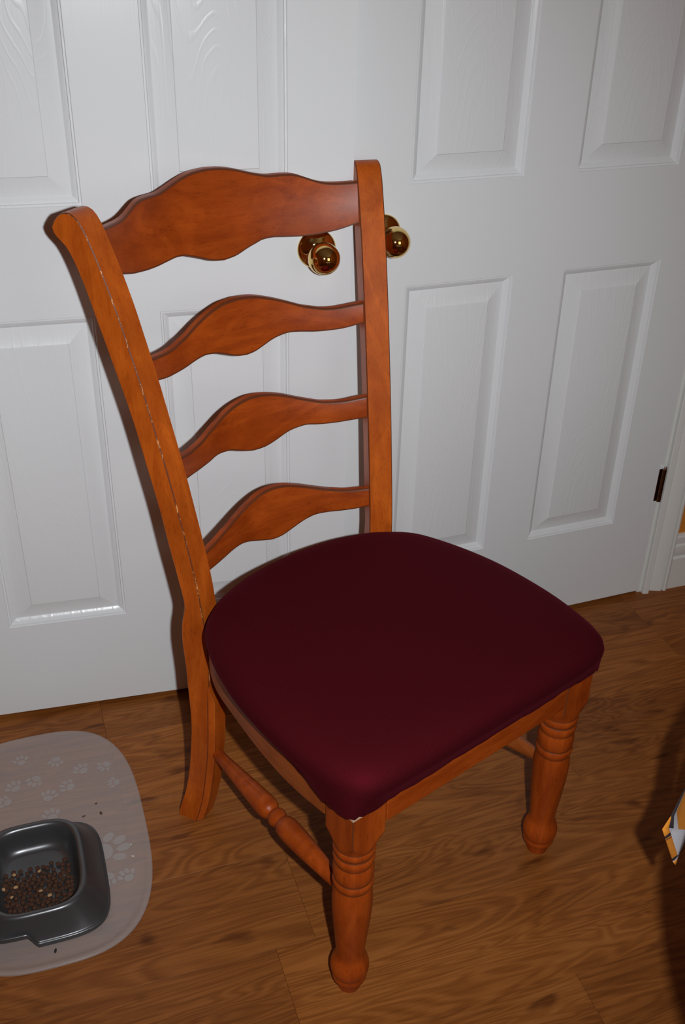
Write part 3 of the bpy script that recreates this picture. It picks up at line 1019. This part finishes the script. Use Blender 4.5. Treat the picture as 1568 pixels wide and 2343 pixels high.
P = {'Ltop': (0.0902, -0.9848, 0.4985), 'L0': (0.0750, -0.9932, 0.4912), 'L1': (0.0821, -0.9927, 0.4743), 'L1b': (0.0847, -0.9925, 0.4684), 'L2': (0.1026, -0.9908, 0.4289), 'R0': (0.0876, -0.9884, 0.4844), 'Ra': (0.0939, -0.9877, 0.4712),
     'Rb': (0.0965, -0.9875, 0.4652), 'R2': (0.1140, -0.9859, 0.4261), 'bk0': (0.0964, -0.9824, 0.4955), 'bk1': (0.0984, -0.9847, 0.4762), 'w0': (0.1070, -0.9760, 0.5036), 'w0b': (0.1012, -0.9795, 0.4988), 'w1': (0.1090, -0.9811, 0.4681),
     'o0': (0.1178, -0.9704, 0.5062), 'o1': (0.1255, -0.9756, 0.4548), 'e0': (0.1475, -0.9570, 0.5026), 'e1': (0.1602, -0.9637, 0.4285), 'wr': (0.1309, -0.9783, 0.4238), 'wrr': (0.1607, -0.9640, 0.4255), 'wt': (0.1158, -0.9859, 0.4211),
     'bt': (0.1075, -0.9897, 0.4217), 'bt2': (0.1154, -0.9857, 0.4234), 't1': (0.1062, -0.9904, 0.4213), 't2': (0.1186, -0.9850, 0.4190), 't3': (0.1177, -0.9862, 0.4144), 't4': (0.1142, -0.9885, 0.4106), 't5': (0.1116, -0.9894, 0.4127)}
V, F, fm, key = [], [], [], {}
def pid(nm):
    if nm not in key:
        key[nm] = len(V)
        V.append(P[nm])
    return key[nm]
OR, WH, BK = 0, 1, 2
def poly(m, *names):
    F.append(tuple(pid(q) for q in names)); fm.append(m)
def mid(nm, a, b, t):
    P[nm] = tuple(x+(y-x)*t for x, y in zip(P[a], P[b]))
mid('L1c', 'L1', 'L1b', .5); mid('Rac', 'Ra', 'Rb', .5)
mid('L1m', 'L1', 'L1b', .38); mid('Ram', 'Ra', 'Rb', .38)
mid('L1n', 'L1', 'L1b', .72); mid('Ran', 'Ra', 'Rb', .72)
mid('L0m', 'L0', 'L1', .86); mid('R0m', 'R0', 'Ra', .70)
poly(OR, 'Ltop', 'L0', 'R0')
poly(OR, 'L0', 'L0m', 'R0m', 'R0'); poly(BK, 'L0m', 'L1m', 'Ram', 'R0m'); poly(OR, 'L1m', 'L1n', 'Ran', 'Ram'); poly(BK, 'L1n', 'L1b', 'Rb', 'Ran'); poly(OR, 'L1b', 'L2', 'R2', 'Rb')
poly(BK, 'Ltop', 'R0', 'bk1', 'bk0')
poly(WH, 'bk0', 'bk1', 'w1', 'w0b'); poly(OR, 'w0b', 'w1', 'o1', 'o0', 'w0'); poly(BK, 'o0', 'o1', 'e1', 'e0')
poly(WH, 'R0', 'R0m', 'Ra', 'Ram', 'Ran', 'Rb', 'R2', 'wt', 'wr', 'o1', 'w1', 'bk1')
poly(WH, 'wr', 'wrr', 'e1', 'o1')
poly(BK, 'L2', 'bt', 'bt2', 'R2'); poly(WH, 'bt', 't1', 't2', 'bt2'); poly(OR, 't1', 't5', 't4', 't3', 't2')
# hanging fold that joins the corner to the table edge
def ring_pt(deg, r, z): return (TC[0]+r*cos(math.radians(deg)), TC[1]+r*sin(math.radians(deg)), z)
rows = [[P['Ltop'], P['bk0'], P['w0b'], P['w0'], P['o0'], P['e0']],
        [(0.1030, -0.9830, 0.540), (0.1085, -0.9780, 0.541), (0.114, -0.973, .542), (0.121, -0.967, .543), (0.131, -0.960, .544), (0.160, -0.946, .540)],
        [(0.0925, -0.9960, 0.612), (0.101, -0.987, .613), (0.110, -0.979, .614), (0.121, -0.971, .615), (0.136, -0.962, .616), (0.168, -0.950, .616)],
        [(0.064, -1.040, 0.690), (0.078, -1.028, .690), (0.092, -1.016, .690), (0.108, -1.005, .690), (0.128, -0.994, .690), (0.172, -0.976, .690)],
        [ring_pt(129, TR+0.004, TZ-0.002), ring_pt(126, TR+0.004, TZ-0.002), ring_pt(123, TR+0.004, TZ-0.002), ring_pt(120, TR+0.004, TZ-0.002), ring_pt(117, TR+0.004, TZ-0.002), ring_pt(110, TR+0.004, TZ-0.002)]]
ids = [[pid('Ltop'), pid('bk0'), pid('w0b'), pid('w0'), pid('o0'), pid('e0')]]
for r_ in rows[1:]:
    a = len(V)
    V += r_
    ids.append(list(range(a, a+6)))
for a, b in zip(ids, ids[1:]):
    for j, m in enumerate((BK, WH, OR, OR, BK)):
        F.append((a[j], a[j+1], b[j+1], b[j])); fm.append(m)
# cloth over the table top with a short skirt all round the rest of the edge
a = len(V)
nseg = 60
for j in range(nseg+1):
    dg = 129+(360-19)*j/nseg
    sk = min(1.0, max(0.0, (dg-215)/40))          # unseen skirt cut short on the near left to narrow its floor shadow
    rr = TR+0.004+0.002*sk*sin(j*1.7)
    V += [ring_pt(dg, TR-0.012, TZ+0.0035), ring_pt(dg, TR+0.004, TZ-0.002), ring_pt(dg, rr+0.001, TZ-0.02-0.03*sk), ring_pt(dg, rr+0.001+0.003*sk*sin(j*2.1), TZ-0.035-0.07*sk-0.012*sk*sin(j*0.9))]
for j in range(nseg):
    for q in range(3):
        F.append((a+4*j+q, a+4*j+4+q, a+4*j+5+q, a+4*j+1+q)); fm.append((OR, WH, BK)[j % 3] if q else WH)
top = [a+4*j for j in range(nseg+1)]
lastrow = ids[-1]
k = len(V)
V += [ring_pt(dg, TR-0.012, TZ+0.0035) for dg in (126, 123, 120, 117)]
inner = [top[0], k, k+1, k+2, k+3, top[-1]]
for j in range(5):
    F.append((inner[j], inner[j+1], lastrow[j+1], lastrow[j])); fm.append(WH)
F.append(tuple(top+[k+3, k+2, k+1, k])); fm.append(WH)
cl = obj('tablecloth', V, F, [M_c_or, M_c_wh, M_c_bk], smooth=30, fm=fm)
sm = cl.modifiers.new('thickness', 'SOLIDIFY')
sm.thickness = 0.0012
sm.offset = 0
tag(cl, 'orange, white and black striped cloth whose corner hangs at the right edge', 'tablecloth')
